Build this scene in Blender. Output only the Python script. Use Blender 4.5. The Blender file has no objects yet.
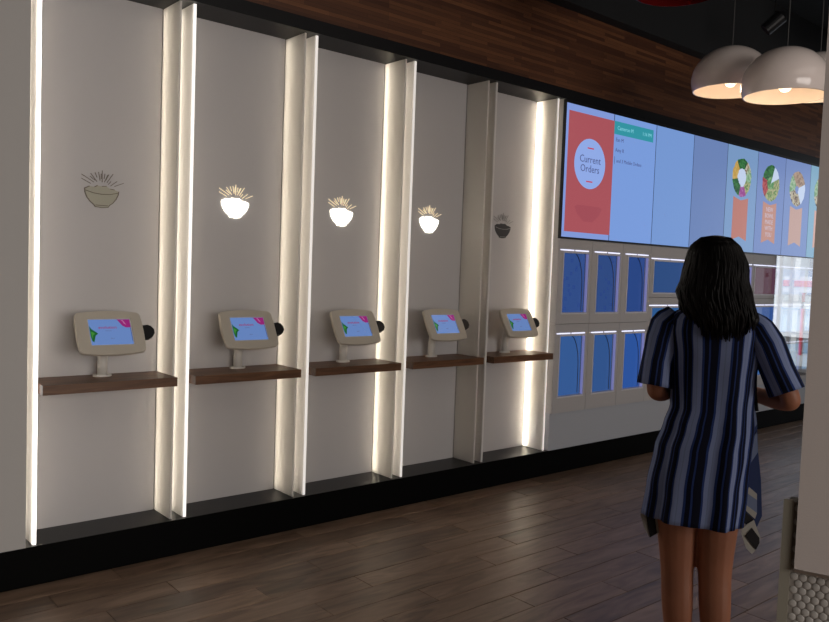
import bpy, bmesh, math, random
from mathutils import Vector, Matrix, noise

# ------------------------------------------------------------------ camera, world, lights
C = bpy.context.scene.collection
scn = bpy.context.scene
PI = math.pi
FPX, YAW, PITCH, ROLL = 789.35, 0.7047, -0.0531, 0.0362
CAM = Vector((0.0, -4.016, 1.5))
fw = Vector((math.sin(YAW)*math.cos(PITCH), math.cos(YAW)*math.cos(PITCH), math.sin(PITCH)))
rt = fw.cross(Vector((0, 0, 1))).normalized(); up = rt.cross(fw)
cr, sr = math.cos(ROLL), math.sin(ROLL)
R2 = cr*rt + sr*up; U2 = -sr*rt + cr*up
cam_data = bpy.data.cameras.new('camera')
cam = bpy.data.objects.new('camera', cam_data); C.objects.link(cam)
M = Matrix((R2, U2, -fw)).transposed().to_4x4(); M.translation = CAM
cam.matrix_world = M
cam_data.sensor_width = 36.0; cam_data.sensor_fit = 'HORIZONTAL'
cam_data.lens = FPX/829.0*36.0
cam_data.clip_start = 0.05
scn.camera = cam

scn.view_settings.view_transform = 'Standard'
scn.view_settings.look = 'None'
scn.view_settings.gamma = 1.0
scn.view_settings.exposure = 0.0
scn.view_settings.use_curve_mapping = False

world = bpy.data.worlds.new('world'); scn.world = world; world.use_nodes = True
bg = world.node_tree.nodes['Background']
bg.inputs[0].default_value = (0.62, 0.78, 1.0, 1); bg.inputs[1].default_value = 0.6

def light(kind, name, loc, energy, color, size=None, size_y=None, target=None):
    d = bpy.data.lights.new(name, kind); d.energy = energy; d.color = color
    if kind == 'AREA':
        d.size = size
        if size_y: d.shape = 'RECTANGLE'; d.size_y = size_y
    elif kind == 'POINT': d.shadow_soft_size = size or 0.05
    o = bpy.data.objects.new(name, d); C.objects.link(o); o.location = loc
    if target is not None:
        o.rotation_euler = (Vector(target)-Vector(loc)).to_track_quat('-Z', 'Y').to_euler()
    return o
sun = light('SUN', 'sun', (12, 0, 12), 2.2, (1, .95, .88)); sun.rotation_euler = (math.radians(6), math.radians(-24), 0)
# added soft fill lamps for ambient light: one behind the camera, one overhead
light('AREA', 'rear_fill', (1.8, -8.4, 1.9), 235, (1.0, .93, .87), 6.0, 2.4, (3.2, 0, 1.3))
light('AREA', 'overhead_fill', (3.0, -5.0, 3.9), 32, (1.0, .90, .80), 5.0, 3.0, (3.0, -5.0, 0))
light('AREA', 'far_daylight', (12.8, -2.2, 1.9), 18, (.86, .92, 1.0), 2.6, 2.6, (4.0, -2.4, .4))

# ------------------------------------------------------------------ helpers
def s2l(*c):
    return tuple((v/255/12.92 if v/255 <= .04045 else ((v/255+.055)/1.055)**2.4) for v in c)

def mat(name, col, rough=.6, metal=0, emit=None, es=0, spec=None, bump=0, bscale=40, var=0):
    m = bpy.data.materials.new(name); m.use_nodes = True
    nt = m.node_tree; b = nt.nodes['Principled BSDF']
    b.inputs['Base Color'].default_value = (*col, 1)
    b.inputs['Roughness'].default_value = rough; b.inputs['Metallic'].default_value = metal
    if spec is not None: b.inputs['Specular IOR Level'].default_value = spec
    if emit: b.inputs['Emission Color'].default_value = (*emit, 1); b.inputs['Emission Strength'].default_value = es
    if bump or var:
        tc = nt.nodes.new('ShaderNodeTexCoord'); n = nt.nodes.new('ShaderNodeTexNoise'); n.inputs['Scale'].default_value = bscale
        n.inputs['Detail'].default_value = 4
        nt.links.new(tc.outputs['Object'], n.inputs['Vector'])
        if bump:
            bp = nt.nodes.new('ShaderNodeBump'); bp.inputs['Strength'].default_value = bump; bp.inputs['Distance'].default_value = .004
            nt.links.new(n.outputs['Fac'], bp.inputs['Height']); nt.links.new(bp.outputs['Normal'], b.inputs['Normal'])
        if var:
            r = nt.nodes.new('ShaderNodeValToRGB')
            r.color_ramp.elements[0].position = .3; r.color_ramp.elements[1].position = .7
            r.color_ramp.elements[0].color = (*[v*(1-var) for v in col], 1); r.color_ramp.elements[1].color = (*[min(1, v*(1+var)) for v in col], 1)
            nt.links.new(n.outputs['Fac'], r.inputs['Fac']); nt.links.new(r.outputs['Color'], b.inputs['Base Color'])
    return m

def emat(name, col, s=1.0, gloss=True):
    """a lit display or lamp: emission under a thin glossy face"""
    return mat(name, (.01, .01, .012), .25 if gloss else .7, emit=col, es=s, spec=.3 if gloss else 0)

def wood_mat(name, c1, c2, rough, scale=(1.2, 14, 14), bump=.15, island=True, spread=.25, spec=.5):
    m = bpy.data.materials.new(name); m.use_nodes = True; nt = m.node_tree; L = nt.links
    b = nt.nodes['Principled BSDF']; b.inputs['Roughness'].default_value = rough; b.inputs['Specular IOR Level'].default_value = spec
    tc = nt.nodes.new('ShaderNodeTexCoord'); mp = nt.nodes.new('ShaderNodeMapping'); mp.inputs['Scale'].default_value = scale
    oi = nt.nodes.new('ShaderNodeObjectInfo'); ad = nt.nodes.new('ShaderNodeVectorMath'); ad.operation = 'ADD'
    mul = nt.nodes.new('ShaderNodeMath'); mul.operation = 'MULTIPLY'; mul.inputs[1].default_value = 37
    L.new(oi.outputs['Random'], mul.inputs[0]); L.new(tc.outputs['Object'], ad.inputs[0]); L.new(mul.outputs[0], ad.inputs[1])
    L.new(ad.outputs[0], mp.inputs['Vector'])
    n = nt.nodes.new('ShaderNodeTexNoise'); n.inputs['Scale'].default_value = 2.2; n.inputs['Detail'].default_value = 8; n.inputs['Distortion'].default_value = 1.2
    L.new(mp.outputs[0], n.inputs['Vector'])
    r = nt.nodes.new('ShaderNodeValToRGB'); r.color_ramp.elements[0].position = .3; r.color_ramp.elements[1].position = .72
    r.color_ramp.elements[0].color = (*c1, 1); r.color_ramp.elements[1].color = (*c2, 1)
    L.new(n.outputs['Fac'], r.inputs['Fac'])
    hsv = nt.nodes.new('ShaderNodeHueSaturation')
    mr = nt.nodes.new('ShaderNodeMapRange'); mr.inputs['To Min'].default_value = 1-spread; mr.inputs['To Max'].default_value = 1+spread
    L.new(oi.outputs['Random'], mr.inputs['Value']); L.new(mr.outputs[0], hsv.inputs['Value']); L.new(r.outputs[0], hsv.inputs['Color'])
    L.new(hsv.outputs[0], b.inputs['Base Color'])
    bp = nt.nodes.new('ShaderNodeBump'); bp.inputs['Strength'].default_value = bump; bp.inputs['Distance'].default_value = .002
    L.new(n.outputs['Fac'], bp.inputs['Height']); L.new(bp.outputs[0], b.inputs['Normal'])
    return m

def bx(bm, x0, x1, y0, y1, z0, z1, mtx=None):
    vs = [bm.verts.new((x, y, z)) for x in (x0, x1) for y in (y0, y1) for z in (z0, z1)]
    for f in ((0,1,3,2),(4,6,7,5),(0,4,5,1),(2,3,7,6),(0,2,6,4),(1,5,7,3)): bm.faces.new([vs[i] for i in f])
    if mtx: bmesh.ops.transform(bm, matrix=mtx, verts=vs)
    return vs

def obj(name, bm, m, parent=None, smooth=False, bevel=0, seg=2):
    if bevel:
        bmesh.ops.bevel(bm, geom=[e for e in bm.edges if len(e.link_faces) == 2 and e.calc_face_angle(0) > .5], offset=bevel, segments=seg, profile=.6, affect='EDGES')
    bmesh.ops.recalc_face_normals(bm, faces=bm.faces)
    me = bpy.data.meshes.new(name); bm.to_mesh(me); bm.free()
    for mm in (m if isinstance(m, (list, tuple)) else [m]): me.materials.append(mm)
    if smooth:
        for p in me.polygons: p.use_smooth = True
    o = bpy.data.objects.new(name, me); C.objects.link(o)
    if parent: o.parent = parent
    return o

def box(name, x0, x1, y0, y1, z0, z1, m, parent=None, bevel=0):
    bm = bmesh.new(); bx(bm, x0, x1, y0, y1, z0, z1); return obj(name, bm, m, parent, bevel=bevel)

def tag(o, label, cat, group=None):
    o['label'] = label; o['category'] = cat
    if group: o['group'] = group
    return o

def thing(name, label, cat, loc=(0, 0, 0), group=None, rot=None):
    o = bpy.data.objects.new(name, None); C.objects.link(o); o.location = loc; o.empty_display_size = .1
    if rot: o.rotation_euler = rot
    return tag(o, label, cat, group)

def struct(o): o['kind'] = 'structure'; return o
def stuff(o): o['kind'] = 'stuff'; return o

def prism(bm, pts, t0, t1, plane='xz', mi=0):
    """extrude a 2D outline; plane xz: thickness along y"""
    def v(p, t): return (p[0], t, p[1]) if plane == 'xz' else ((p[0], p[1], t) if plane == 'xy' else (t, p[0], p[1]))
    a = [bm.verts.new(v(p, t0)) for p in pts]; b = [bm.verts.new(v(p, t1)) for p in pts]
    n = len(pts); fs = [bm.faces.new(a), bm.faces.new(b[::-1])]
    for i in range(n): fs.append(bm.faces.new((a[i], a[(i+1) % n], b[(i+1) % n], b[i])))
    for f in fs: f.material_index = mi
    return a+b

def tube(bm, pts, r, n=10, cap=True):
    """tube through points, r a number or one per point"""
    pts = [Vector(p) for p in pts]; rings = []; prev = None
    for i, p in enumerate(pts):
        d = (pts[min(i+1, len(pts)-1)]-pts[max(i-1, 0)]).normalized()
        if prev is None:
            a = Vector((0, 0, 1)) if abs(d.z) < .9 else Vector((1, 0, 0)); u = d.cross(a).normalized()
        else: u = (prev-d*prev.dot(d)).normalized()
        prev = u; w = d.cross(u); rr = r[i] if isinstance(r, (list, tuple)) else r
        rings.append([bm.verts.new(p+(u*math.cos(2*PI*k/n)+w*math.sin(2*PI*k/n))*rr) for k in range(n)])
    for a, b in zip(rings, rings[1:]):
        for k in range(n): bm.faces.new((a[k], a[(k+1) % n], b[(k+1) % n], b[k]))
    if cap: bm.faces.new(rings[0][::-1]); bm.faces.new(rings[-1])
    return rings

def lathe(bm, prof, n=48, close=False):
    rings = []
    for r, z in prof:
        if r < 1e-5: rings.append([bm.verts.new((0, 0, z))])
        else: rings.append([bm.verts.new((r*math.cos(2*PI*k/n), r*math.sin(2*PI*k/n), z)) for k in range(n)])
    for a, b in zip(rings, rings[1:]):
        for k in range(n):
            k2 = (k+1) % n
            if len(a) == 1: bm.faces.new((a[0], b[k2], b[k]))
            elif len(b) == 1: bm.faces.new((a[k], a[k2], b[0]))
            else: bm.faces.new((a[k], a[k2], b[k2], b[k]))
    return rings

def text(name, s, size, m, parent, loc, rot=(PI/2, 0, 0), align='CENTER', ext=.0006, sx=1):
    cu = bpy.data.curves.new(name, 'FONT'); cu.body = s; cu.size = size; cu.extrude = ext; cu.align_x = align; cu.align_y = 'CENTER'; cu.resolution_u = 2
    o = bpy.data.objects.new(name, cu); C.objects.link(o)
    dg = bpy.context.evaluated_depsgraph_get(); me = bpy.data.meshes.new_from_object(o.evaluated_get(dg))
    bpy.data.objects.remove(o); bpy.data.curves.remove(cu)
    me.materials.clear(); me.materials.append(m); me.name = name
    q = bpy.data.objects.new(name, me); C.objects.link(q); q.parent = parent; q.location = loc; q.rotation_euler = rot; q.scale = (sx, 1, 1)
    return q

def ell(cx, cz, rx, rz, n=32, a0=0, a1=2*PI, closed=False):
    return [(cx+rx*math.cos(a0+(a1-a0)*i/(n if not closed else n-1)), cz+rz*math.sin(a0+(a1-a0)*i/(n if not closed else n-1))) for i in range(n)]

def proj(p):
    d = Vector(p)-CAM; z = d.dot(fw)
    if z < .05: return None
    return 414.5+FPX*d.dot(R2)/z, 311-FPX*d.dot(U2)/z

# ------------------------------------------------------------------ measures
X1, PW, FD, BZ, HZ, DP = .926, .7245, .202, .175, 2.785, .227
WZ0, WZ1 = 2.857, 3.43
XEND, YB, XL, CEIL = 13.0, -9.0, -5.0, 4.15

# ------------------------------------------------------------------ materials
m_paint = mat('white_wall_paint', (.50, .485, .47), .75, bump=.05, bscale=120)
m_low = mat('cool_white_lower_wall', (.41, .43, .475), .7)
m_panel = mat('bay_panel_laminate', (.54, .525, .53), .55, bump=.02, bscale=60)
m_black = mat('black_plinth_laminate', (.010, .010, .010), .38, spec=.3)
m_base = mat('black_base_board', (.0022, .0022, .0022), .6, spec=.06)
m_fascia = mat('black_fascia_metal', (.006, .006, .007), .45, spec=.3)
m_shelf = wood_mat('shelf_walnut_veneer', (.078, .031, .012), (.175, .080, .034), .45, (1.5, 16, 16), spread=.08)
m_floor = wood_mat('grey_brown_floor_plank', (.125, .078, .052), (.29, .195, .135), .38, (1.3, 7, 7), bump=.1, spread=.22, spec=.42)
m_sub = mat('dark_floor_joint', (.012, .009, .007), .9)
m_ceil = mat('dark_painted_ceiling', (.0055, .006, .007), .8)
m_duct = mat('dark_grey_duct', (.015, .016, .018), .6)
m_greywall = mat('grey_side_wall', (.22, .21, .20), .8)
m_pillar = mat('beige_grey_board', (.41, .365, .345), .85, bump=.12, bscale=220)

def acrylic(name, tint, tr=.5):
    m = bpy.data.materials.new(name); m.use_nodes = True; nt = m.node_tree; nt.nodes.clear(); L = nt.links
    out = nt.nodes.new('ShaderNodeOutputMaterial'); d = nt.nodes.new('ShaderNodeBsdfDiffuse'); t = nt.nodes.new('ShaderNodeBsdfTranslucent')
    g = nt.nodes.new('ShaderNodeBsdfGlossy'); g.inputs['Roughness'].default_value = .3
    for n in (d, t): n.inputs['Color'].default_value = (*tint, 1)
    mx = nt.nodes.new('ShaderNodeMixShader'); mx.inputs[0].default_value = tr
    L.new(d.outputs[0], mx.inputs[1]); L.new(t.outputs[0], mx.inputs[2])
    m2 = nt.nodes.new('ShaderNodeMixShader'); m2.inputs[0].default_value = .04
    L.new(mx.outputs[0], m2.inputs[1]); L.new(g.outputs[0], m2.inputs[2]); L.new(m2.outputs[0], out.inputs[0])
    return m
m_acr = acrylic('frosted_acrylic', (.93, .91, .88), .5)

# upper wall of end-matched wood strips
m_strip = bpy.data.materials.new('wood_strip_cladding'); m_strip.use_nodes = True
nt = m_strip.node_tree; L = nt.links; b = nt.nodes['Principled BSDF']; b.inputs['Roughness'].default_value = .5
tc = nt.nodes.new('ShaderNodeTexCoord'); mp = nt.nodes.new('ShaderNodeMapping'); mp.inputs['Rotation'].default_value = (-PI/2, 0, 0)
br = nt.nodes.new('ShaderNodeTexBrick'); br.inputs['Scale'].default_value = 1.0; br.inputs['Brick Width'].default_value = .42; br.inputs['Row Height'].default_value = .024
br.inputs['Mortar Size'].default_value = .0006; br.inputs['Color1'].default_value = (.082, .027, .010, 1); br.inputs['Color2'].default_value = (.205, .080, .030, 1); br.inputs['Mortar'].default_value = (.03, .01, .004, 1)
br.offset = .37; br.offset_frequency = 3; br.squash = 1.4; br.squash_frequency = 2; br.inputs['Bias'].default_value = -.1
L.new(tc.outputs['Object'], mp.inputs[0]); L.new(mp.outputs[0], br.inputs['Vector'])
mp2 = nt.nodes.new('ShaderNodeMapping'); mp2.inputs['Scale'].default_value = (3, 40, 40); n1 = nt.nodes.new('ShaderNodeTexNoise'); n1.inputs['Scale'].default_value = 2; n1.inputs['Detail'].default_value = 6
L.new(tc.outputs['Object'], mp2.inputs[0]); L.new(mp2.outputs[0], n1.inputs['Vector'])
mxc = nt.nodes.new('ShaderNodeMix'); mxc.data_type = 'RGBA'; mxc.blend_type = 'MULTIPLY'; mxc.inputs['Factor'].default_value = .6
cr2 = nt.nodes.new('ShaderNodeValToRGB'); cr2.color_ramp.elements[0].color = (.45, .45, .45, 1); cr2.color_ramp.elements[1].color = (1.3, 1.3, 1.3, 1)
L.new(n1.outputs['Fac'], cr2.inputs[0]); L.new(br.outputs['Color'], mxc.inputs[6]); L.new(cr2.outputs[0], mxc.inputs[7]); L.new(mxc.outputs[2], b.inputs['Base Color'])

# ------------------------------------------------------------------ room shell
floor = struct(box('floor', XL, XEND, YB, .3, -.08, -.012, m_sub))
offs = [.34, .01, .49, .16, .79, .24, .92, .39, .06, .70]
rs = random.Random(4)
plank_me = None; rest = bmesh.new(); np_ = 0
ROW, PL = .1502, 1.004
bmp = bmesh.new(); bx(bmp, .0015, PL-.0015, -ROW+.0014, -.0014, -.014, 0)
bmesh.ops.bevel(bmp, geom=[e for e in bmp.edges if all(v.co.z > -.001 for v in e.verts)], offset=.0015, segments=1, affect='EDGES')
bmesh.ops.recalc_face_normals(bmp, faces=bmp.faces)
plank_me = bpy.data.meshes.new('plank'); bmp.to_mesh(plank_me); bmp.free(); plank_me.materials.append(m_floor)
for r_ in range(0, 58):
    y1 = -.24-r_*ROW if r_ else -.24
    off = offs[r_] if r_ < len(offs) else rs.choice(offs)+rs.uniform(-.05, .05)
    k0 = int((XL-off)/PL)
    for k in range(k0, int((XEND-off)/PL)):
        x0 = off+k*PL
        seen = False
        for cx in (x0, x0+PL/2, x0+PL):
            q = proj((cx, y1-ROW/2, 0))
            if q and -25 < q[0] < 850 and 380 < q[1] < 650: seen = True
        if seen and np_ < 298 and y1 > -3.5:
            o = bpy.data.objects.new('plank', plank_me); C.objects.link(o); o.parent = floor; o.location = (x0, y1, rs.uniform(-.0006, .0006)); np_ += 1
        else:
            bx(rest, x0+.0015, x0+PL-.0015, y1-ROW+.0014, y1-.0014, -.014, 0)
rest_o = stuff(obj('distant_planks', rest, m_floor, floor))

wall_back = struct(box('wall_back', XL, XEND, .03, .25, 0, CEIL, m_paint))
for i in range(5):
    box('wall_panel', X1+PW*i+(.04 if i == 0 else .004), X1+PW*(i+1)-.004+ (.0), 0, .03, BZ, HZ, m_panel, wall_back)
struct(box('wall_left', XL, .962, -DP, .03, BZ, HZ, m_paint))
bm = bmesh.new(); bx(bm, 4.587, XEND, -DP, .03, 1.768, HZ); bx(bm, 4.587, XEND, -.185, .03, .457, 1.768); bx(bm, 9.31, XEND, -DP, .03, .457, 1.768)
wall_r = struct(obj('wall_right', bm, m_paint)); struct(box('wall_lower', 4.587, XEND, -DP, .03, BZ, .457, m_low))
base = struct(box('baseboard_front', XL, XEND, -DP-.003, .03, -.012, BZ, m_base))
box('ledge_top', .962, 4.587, -DP-.002, .03, BZ, BZ+.002, m_black, base)
fas = struct(box('trim_1', XL, XEND, -DP-.012, .03, HZ, WZ0, m_fascia))
struct(box('wall_upper', XL, XEND, -DP+.005, .03, WZ0, WZ1, m_strip))
struct(box('trim_2', XL, XEND, -DP-.10, .03, WZ1, CEIL, m_ceil))
ceil = struct(box('ceiling', XL, XEND, YB, .25, CEIL, CEIL+.1, m_ceil))
struct(box('wall_rear', XL, XEND, YB-.15, YB, 0, CEIL, m_greywall))
struct(box('wall_side', XL-.15, XL, YB, .25, 0, CEIL, m_greywall))
# end wall with the shop window
bm = bmesh.new()
WY0, WY1, WZB, WZT = -4.2, -.5, .06, 2.7
bx(bm, XEND, XEND+.15, YB, WY0, 0, CEIL); bx(bm, XEND, XEND+.15, WY1, .25, 0, CEIL)
bx(bm, XEND, XEND+.15, WY0, WY1, WZT, CEIL); bx(bm, XEND, XEND+.15, WY0, WY1, 0, WZB)
struct(obj('wall_end', bm, m_greywall))
m_white = mat('white_gloss_frame', (.8, .8, .8), .4)
win = bmesh.new()
for y in (WY0, -3.15, -2.58, -2.40, -1.5, WY1-.05): bx(win, XEND+.03, XEND+.09, y, y+.05, WZB, WZT)
for z in (WZB, 2.05, WZT-.05): bx(win, XEND+.035, XEND+.085, WY0, WY1, z, z+.05)
struct(obj('window_1', win, m_white))

# street outside the shop window (seen reflected in the glass of the pick-up wall)
m_out = mat('pale_street_facade', (.62, .74, .78), .8); m_out2 = mat('sunlit_white_render', (.9, .92, .9), .8)
m_red = mat('red_awning_cloth', (.85, .012, .012), .8)
pav = struct(box('ground', XEND+.15, 40, -20, 12, -.2, -.05, mat('pale_pavement', (.5, .5, .48), .9)))
fac = thing('facade', 'pale blue grey building across the street', 'building', (18.2, -5, 0))
box('wall', 0, 1, -10, 10, -.05, 1.2, m_out, fac); box('wall', .4, 1, -10, 10, 1.2, 6, mat('blue_shade_glass', (.10, .17, .25), .15), fac)
for y in (-.02, .34, 1.4, -1.6, 3.2): box('column', -.05, .4, y, y+.17, -.05, 5.5, m_out2, fac)
for z in (.35, .9): box('rail', -.06, 0, -6, 6, z, z+.03, mat('grey_rail', (.2, .22, .25), .5), fac)
aw = thing('awning', 'red and white striped stall frame on the far pavement', 'awning', (17.2, -5, 0))
box('stripe', 0, .5, .5, 5, 1.55, 1.64, m_out2, aw); box('stripe', -.01, .5, .5, 5, 1.42, 1.55, m_red, aw); box('stripe', 0, .5, .5, 5, 1.30, 1.42, m_out2, aw)
for y in (.95, 1.15, 2.4): box('post', .1, .16, y, y+.05, -.05, 1.4, m_red, aw)
box('counter', .1, .5, .55, 4.8, .95, 1.1, m_out2, aw)

# ------------------------------------------------------------------ lit acrylic columns
strip_s = [6.0, 5.5, 5.0, 5.5, 0.0, 17.0]
edge_s = [3.2, 1.0, .62, .55, 0, .6]
lab = ['bright white frosted light column at the end of the plain wall, nearest the camera', 'frosted light column between the unlit green bowl and the first glowing bowl',
       'frosted light column between the first and second glowing bowls', 'strongly glowing frosted column between the second and third glowing bowls',
       'unlit frosted column beside the dark bowl emblem', 'glowing frosted fin beside the overhead display wall']
def led_mat(i, s, nm='led_strip_light'): return mat(f'{nm}', (.8, .8, .75), .6, emit=(1.0, .91, .78), es=s)
def edge_mat(s): return mat('lit_acrylic_edge', (.75, .74, .72), .5, emit=(1.0, .94, .88), es=s)
for i in range(6):
    x = X1+PW*i
    t = thing('light_column', lab[i], 'wall light', (x, 0, BZ+.002), 'light columns between the bays')
    h = HZ-BZ-.003
    if i > 0: box('acrylic_fin', 0, .010, -FD, .0, 0, h, m_acr, t)
    if i < 5: box('acrylic_fin', .069, .085, -FD, .0, 0, h, m_acr, t)
    if i < 5: box('lit_edge', .0705, .0855, -FD-.004, -FD, 0, h, edge_mat(edge_s[i]), t)
    else: box('lit_edge', 0, .011, -FD-.003, -FD, 0, h, edge_mat(edge_s[i]), t)
    cx0, cx1 = (.040, .069) if i == 0 else ((.011, .069) if i < 5 else (.011, .034))
    box('back_channel', cx0, cx1, -.006, 0, 0, h, m_white, t)
    if i < 5: box('led_strip', (.040, .044, .044, .020, .030)[i], (.056, .066, .066, .046, .044)[i], -.040, -.006, .01, h-.01, led_mat(i, strip_s[i]), t)
    else: box('led_strip', .016, .030, -.040, -.006, .01, h-.01, led_mat(i, strip_s[i]), t)

# ------------------------------------------------------------------ shelves
where = ['under the unlit green bowl emblem', 'under the largest glowing bowl emblem', 'under the second glowing bowl from the near end', 'under the smallest glowing bowl emblem', 'under the dark bowl emblem']
for i in range(5):
    x = X1+PW*i
    t = box('wall_shelf', x+.095 if i else x+.092, x+PW-.001, -.265, 0, .871, .916, m_shelf, bevel=.0015)
    # notch the shelf around the fin
    tag(t, 'thick brown wooden shelf '+where[i], 'shelf', 'tablet shelves in the bays')

# ------------------------------------------------------------------ bowl emblems
bowl_x = [.426, .429, .422, .414, .406]
m_glow = mat('lit_cut_out', (.9, .9, .85), .6, emit=(1.0, .93, .78), es=5.0)
m_gray = mat('lit_ray_cut', (.8, .7, .5), .6, emit=(1.0, .80, .52), es=.75)
m_off = mat('unlit_olive_cut_out', (.44, .43, .345), .6); m_offl = mat('unlit_outline', (.17, .14, .11), .6)
m_dark = mat('dark_cut_out', (.055, .055, .058), .6); m_dline = mat('dark_outline_pale', (.33, .32, .32), .6); m_dray = mat('dark_ray_cut', (.22, .21, .20), .6)
RAYS = [((-.053, .065), (-.098, .087)), ((-.038, .073), (-.098, .107)), ((-.033, .083), (-.057, .100)), ((-.023, .077), (-.054, .115)), ((-.023, .097), (-.033, .121)), ((-.008, .083), (-.016, .125)), ((.002, .076), (.002, .134)),
        ((.011, .093), (.015, .119)), ((.013, .077), (.029, .114)), ((.025, .076), (.055, .121)), ((.032, .068), (.045, .084)), ((.043, .061), (.075, .087)), ((.063, .061), (.108, .081)), ((-.003, .092), (-.003, .118)), ((.020, .088), (.034, .117))]
def bowl_outline(s=1.0):
    p = [(-.083, .040)]
    p += [(-.060, .052), (-.035, .050), (-.022, .058), (0, .055), (.022, .058), (.040, .046), (.062, .043), (.083, .036)]
    p += [(.080, .018), (.070, -.004), (.054, -.024), (.038, -.036), (.032, -.046), (0, -.050), (-.032, -.046), (-.038, -.036), (-.056, -.022), (-.072, -.002), (-.081, .020)]
    return [(a*s, b_*s) for a, b_ in p]
blab = ['unlit olive bowl emblem with dark steam rays on the bay panel nearest the plain wall', 'brightest and largest glowing white bowl emblem with rays', 'glowing white bowl emblem with rays, above the third tablet from the plain wall',
        'smallest glowing white bowl emblem with rays, beside the unlit column', 'dark grey unlit bowl emblem next to the display wall']
for i in range(5):
    t = thing('bowl_emblem', blab[i], 'wall emblem', (X1+PW*i+bowl_x[i], 0, 1.797), 'bowl emblems on the bay panels')
    mb = (m_off, m_glow, m_glow, m_glow, m_dark)[i]; mr_ = (m_offl, m_gray, m_gray, m_gray, m_dray)[i]
    bm = bmesh.new(); prism(bm, bowl_outline()[::-1], -.005, 0); obj('bowl', bm, mb, t)
    bm = bmesh.new()
    for c0, c1 in RAYS:
        dx, dz = c1[0]-c0[0], c1[1]-c0[1]; l_ = math.hypot(dx, dz); nx_, nz_ = -dz/l_*.0014, dx/l_*.0014
        prism(bm, [(c0[0]+nx_, c0[1]+nz_), (c1[0]+nx_, c1[1]+nz_), (c1[0]-nx_, c1[1]-nz_), (c0[0]-nx_, c0[1]-nz_)], -.003, 0)
    obj('ray_burst', bm, mr_, t)
    if i in (0, 4):
        bm = bmesh.new(); ol = bowl_outline(1.03); il = bowl_outline(.97)
        n = len(ol)
        if i == 0:
            for k in range(n):
                if 1 <= k <= 7 and k % 2: continue
                prism(bm, [ol[k], ol[(k+1) % n], il[(k+1) % n], il[k]], -.007, -.004)
        rim = [(-.078, .030), (-.04, .020), (0, .016), (.04, .018), (.078, .028)]
        for p, q in zip(rim, rim[1:]): prism(bm, [(p[0], p[1]-.0015), (q[0], q[1]-.0015), (q[0], q[1]+.0018), (p[0], p[1]+.0018)], -.0072, -.005)
        prism(bm, [(-.03, -.040), (.03, -.040), (.03, -.037), (-.03, -.037)], -.0072, -.005)
        stuff(obj('outline', bm, m_offl if i == 0 else m_dline, t))

# ------------------------------------------------------------------ tablet kiosks
m_enc = mat('cream_enclosure', (.56, .51, .43), .42, bump=.02, bscale=300)
m_pole = mat('white_coated_steel', (.68, .66, .62), .35)
m_blk = mat('black_plastic', (.012, .012, .013), .4)
m_tab = emat('tablet_screen', s2l(98, 128, 184), 1.0)
m_leaf = emat('screen_green', (.008, .09, .02), 1.0); m_mag = emat('screen_magenta', (.26, .015, .15), 1.0); m_txt = emat('screen_crimson_text', (.26, .02, .10), 1.0)
m_gtx = emat('screen_grey_text', (.10, .14, .28), 1.0); m_leaf2 = emat('screen_light_green', (.04, .22, .03), 1.0); m_pink = emat('screen_pink', (.42, .14, .30), 1.0)
TW, TH, TT = .313, .213, .523
def rounded(w, h, bulge, r, n=6):
    """outline with bowed sides and rounded corners"""
    pts = []
    for sx, sz, a0 in ((1, 1, 0), (-1, 1, 90), (-1, -1, 180), (1, -1, 270)):
        for k in range(n+1):
            a = math.radians(a0+90*k/n); pts.append((sx*(w/2-r)+r*math.cos(a), sz*(h/2-r)+r*math.sin(a)))
        # a bowed edge to the next corner
        nx = {0: (0, 1), 90: (-1, 0), 180: (0, -1), 270: (1, 0)}[a0]
        L_ = (w/2-r) if nx[0] == 0 else (h/2-r)
        for q in (-.66, -.33, 0, .33, .66):
            bl = bulge*(1-q*q)
            if a0 == 0: pts.append((-q*L_*-1*-1, h/2+bl)) if False else pts.append((-q*L_, h/2+bl))
            elif a0 == 90: pts.append((-w/2-bl*.5, -q*L_))
            elif a0 == 180: pts.append((q*L_, -h/2-bl))
            else: pts.append((w/2+bl*.5, q*L_))
    return pts
tab_x = [.409, .422, .409, .408, .400]
tlab = ['nearest the plain wall', 'under the largest glowing bowl', 'under the second glowing bowl, third from the plain wall', 'fourth from the plain wall, beside the unlit column', 'nearest the display wall, under the dark bowl']
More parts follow.
